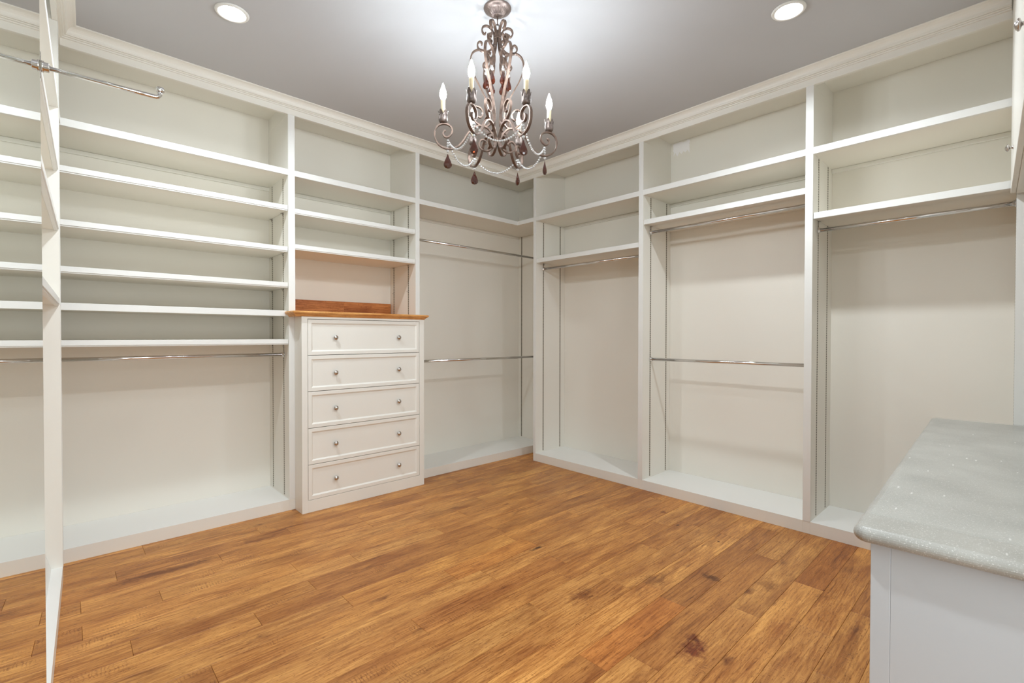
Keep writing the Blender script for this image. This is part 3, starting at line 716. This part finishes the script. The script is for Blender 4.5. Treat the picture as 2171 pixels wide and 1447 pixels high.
ARM_TOP = Vector(fix(0.2975, 2.4735))
ATT = []   # where the swags hang from each arm
for az in AZ:
    a = part('arm', arm_me, ch, az)
    for nm, me in (('leaf_cup', cup_me), ('candle_sleeve', sleeve_me), ('bulb', bulb_me)):
        o = part(nm, me, a, 0, (ARM_TOP.x, 0, ARM_TOP.y-CZ))
        if nm == 'bulb': o['label'] = 'lit flame shaped bulb'
        if nm == 'candle_sleeve': o['label'] = 'honey coloured candle sleeve'
    part('cage_strap', strap_me, ch, az+math.radians(0))
    part('crown_scroll', top_me, ch, az)
    # drop string below the scroll, ending in an amber pendant
    rA, zA = fix(0.272, 2.392)
    p0 = Vector((rA*math.cos(az), rA*math.sin(az), zA)); ATT.append(p0)
    bm = bmesh.new(); z = zA-0.006
    for q in range(5):
        rr = 0.0060 if q < 4 else (0.0085 if q == 5 else 0.0085); z -= rr
        bead(bm, Vector((p0.x, p0.y, z-CZ)), rr); z -= rr+0.0015
    o = link('bead_string', finish(bm, 'bead_string'), M['crystal'], ch); o['kind'] = 'stuff'
    d_ = part('amber_drop', amber_me, ch, math.radians(138.6 + {146: 8, 203: -12, 257.5: 10, 329: 70, 22: -68, 79: 5}[round(math.degrees(az), 1)]), (p0.x, p0.y, z-0.004-CZ))
    # inner amber pendant and bead under the strap's upper curl
    q0 = Vector((0.062*math.cos(az), 0.062*math.sin(az), 2.748))
    bm = bmesh.new(); bead(bm, Vector((q0.x, q0.y, q0.z-0.004-CZ)), 0.0045); bead(bm, Vector((q0.x, q0.y, q0.z-0.018-CZ)), 0.0095)
    o = link('crystal_bead', finish(bm, 'crystal_bead'), M['crystal'], ch)
    part('amber_drop', amber_s, ch, math.radians(138.6 + random.uniform(-55, 55)), (q0.x, q0.y, q0.z-0.030-CZ))
for i in range(6):
    a, c = ATT[i], ATT[(i+1) % 6]
    bm = bmesh.new(); nb = 22
    for q in range(nb):
        t = (q+0.5)/nb; p = a.lerp(c, t); sag = 0.088*(1-(2*t-1)**2)**0.9
        bead(bm, Vector((p.x, p.y, p.z-0.004-sag-CZ)), 0.0063)
    o = link('bead_swag', finish(bm, 'bead_swag'), M['crystal'], ch); o['kind'] = 'stuff'
# hub collars
def collar(z0, z1, r, nm='collar'):
    bm = bmesh.new(); add_lathe(bm, [(r*0.9, z0-CZ), (r, z0+0.002-CZ), (r, z1-0.002-CZ), (r*0.9, z1-CZ)], 28)
    return link(nm, finish(bm, nm, False), M['bronze'], ch)
collar(2.366, 2.384, 0.0225); collar(2.917, 2.936, 0.0225)
bm = bmesh.new(); add_tube(bm, [(0, 0, 2.94-CZ), (0, 0, 2.968-CZ)], 0.004, 8); link('hanger_pin', finish(bm, 'hanger_pin', True), M['bronze'], ch)
# chain links and canopy
def ring_mesh(rx, rz, th, nm):
    bm = bmesh.new(); n = 24; k = 8; rings = []
    for i in range(n):
        a = 2*PI*i/n; c = Vector((rx*math.cos(a), 0, rz*math.sin(a))); nn = Vector((math.cos(a)/rx, 0, math.sin(a)/rz)).normalized()
        rings.append([bm.verts.new(c + th*(math.cos(2*PI*j/k)*nn + math.sin(2*PI*j/k)*Vector((0, 1, 0)))) for j in range(k)])
    for i in range(n):
        a, c = rings[i], rings[(i+1) % n]
        for j in range(k): bm.faces.new((a[j], a[(j+1) % k], c[(j+1) % k], c[j]))
    return finish(bm, nm, True)
lk = ring_mesh(0.0095, 0.019, 0.0022, 'chain_link'); lk.materials.append(M['bronze'])
part('chain_link', lk, ch, math.radians(135), (0, 0, 2.981-CZ)); part('chain_link', lk, ch, math.radians(45), (0, 0, 3.012-CZ))
bm = bmesh.new(); add_tube(bm, [(0, 0, 3.026-CZ), (0, 0, 3.05-CZ)], 0.0045, 10); link('canopy_loop', finish(bm, 'canopy_loop', True), M['bronze'], ch)
def flute(j, a, r, z): return (r, z - (0.0040*(1+math.cos(28*a)) if 5 <= j <= 7 else 0))
bm = bmesh.new(); add_lathe(bm, [(0.073, -0.0004), (0.0745, -0.004), (0.072, -0.009), (0.060, -0.014), (0.052, -0.017), (0.047, -0.019), (0.040, -0.026), (0.028, -0.033), (0.016, -0.037), (0.012, -0.041), (0.007, -0.046), (0.0, -0.047)], 112, mod=flute)
link('canopy', finish(bm, 'canopy', True), M['canopy'], ch)

for o in C.objects:
    if o.parent is None and o.name.split('.')[0] == 'hanging_rod': o['group'] = 'chrome hanging rods in the shelving'
    if o.parent is None and o.name.split('.')[0] in ('shelving_bay', 'corner_bay'): o['group'] = 'built-in cream shelving bays'
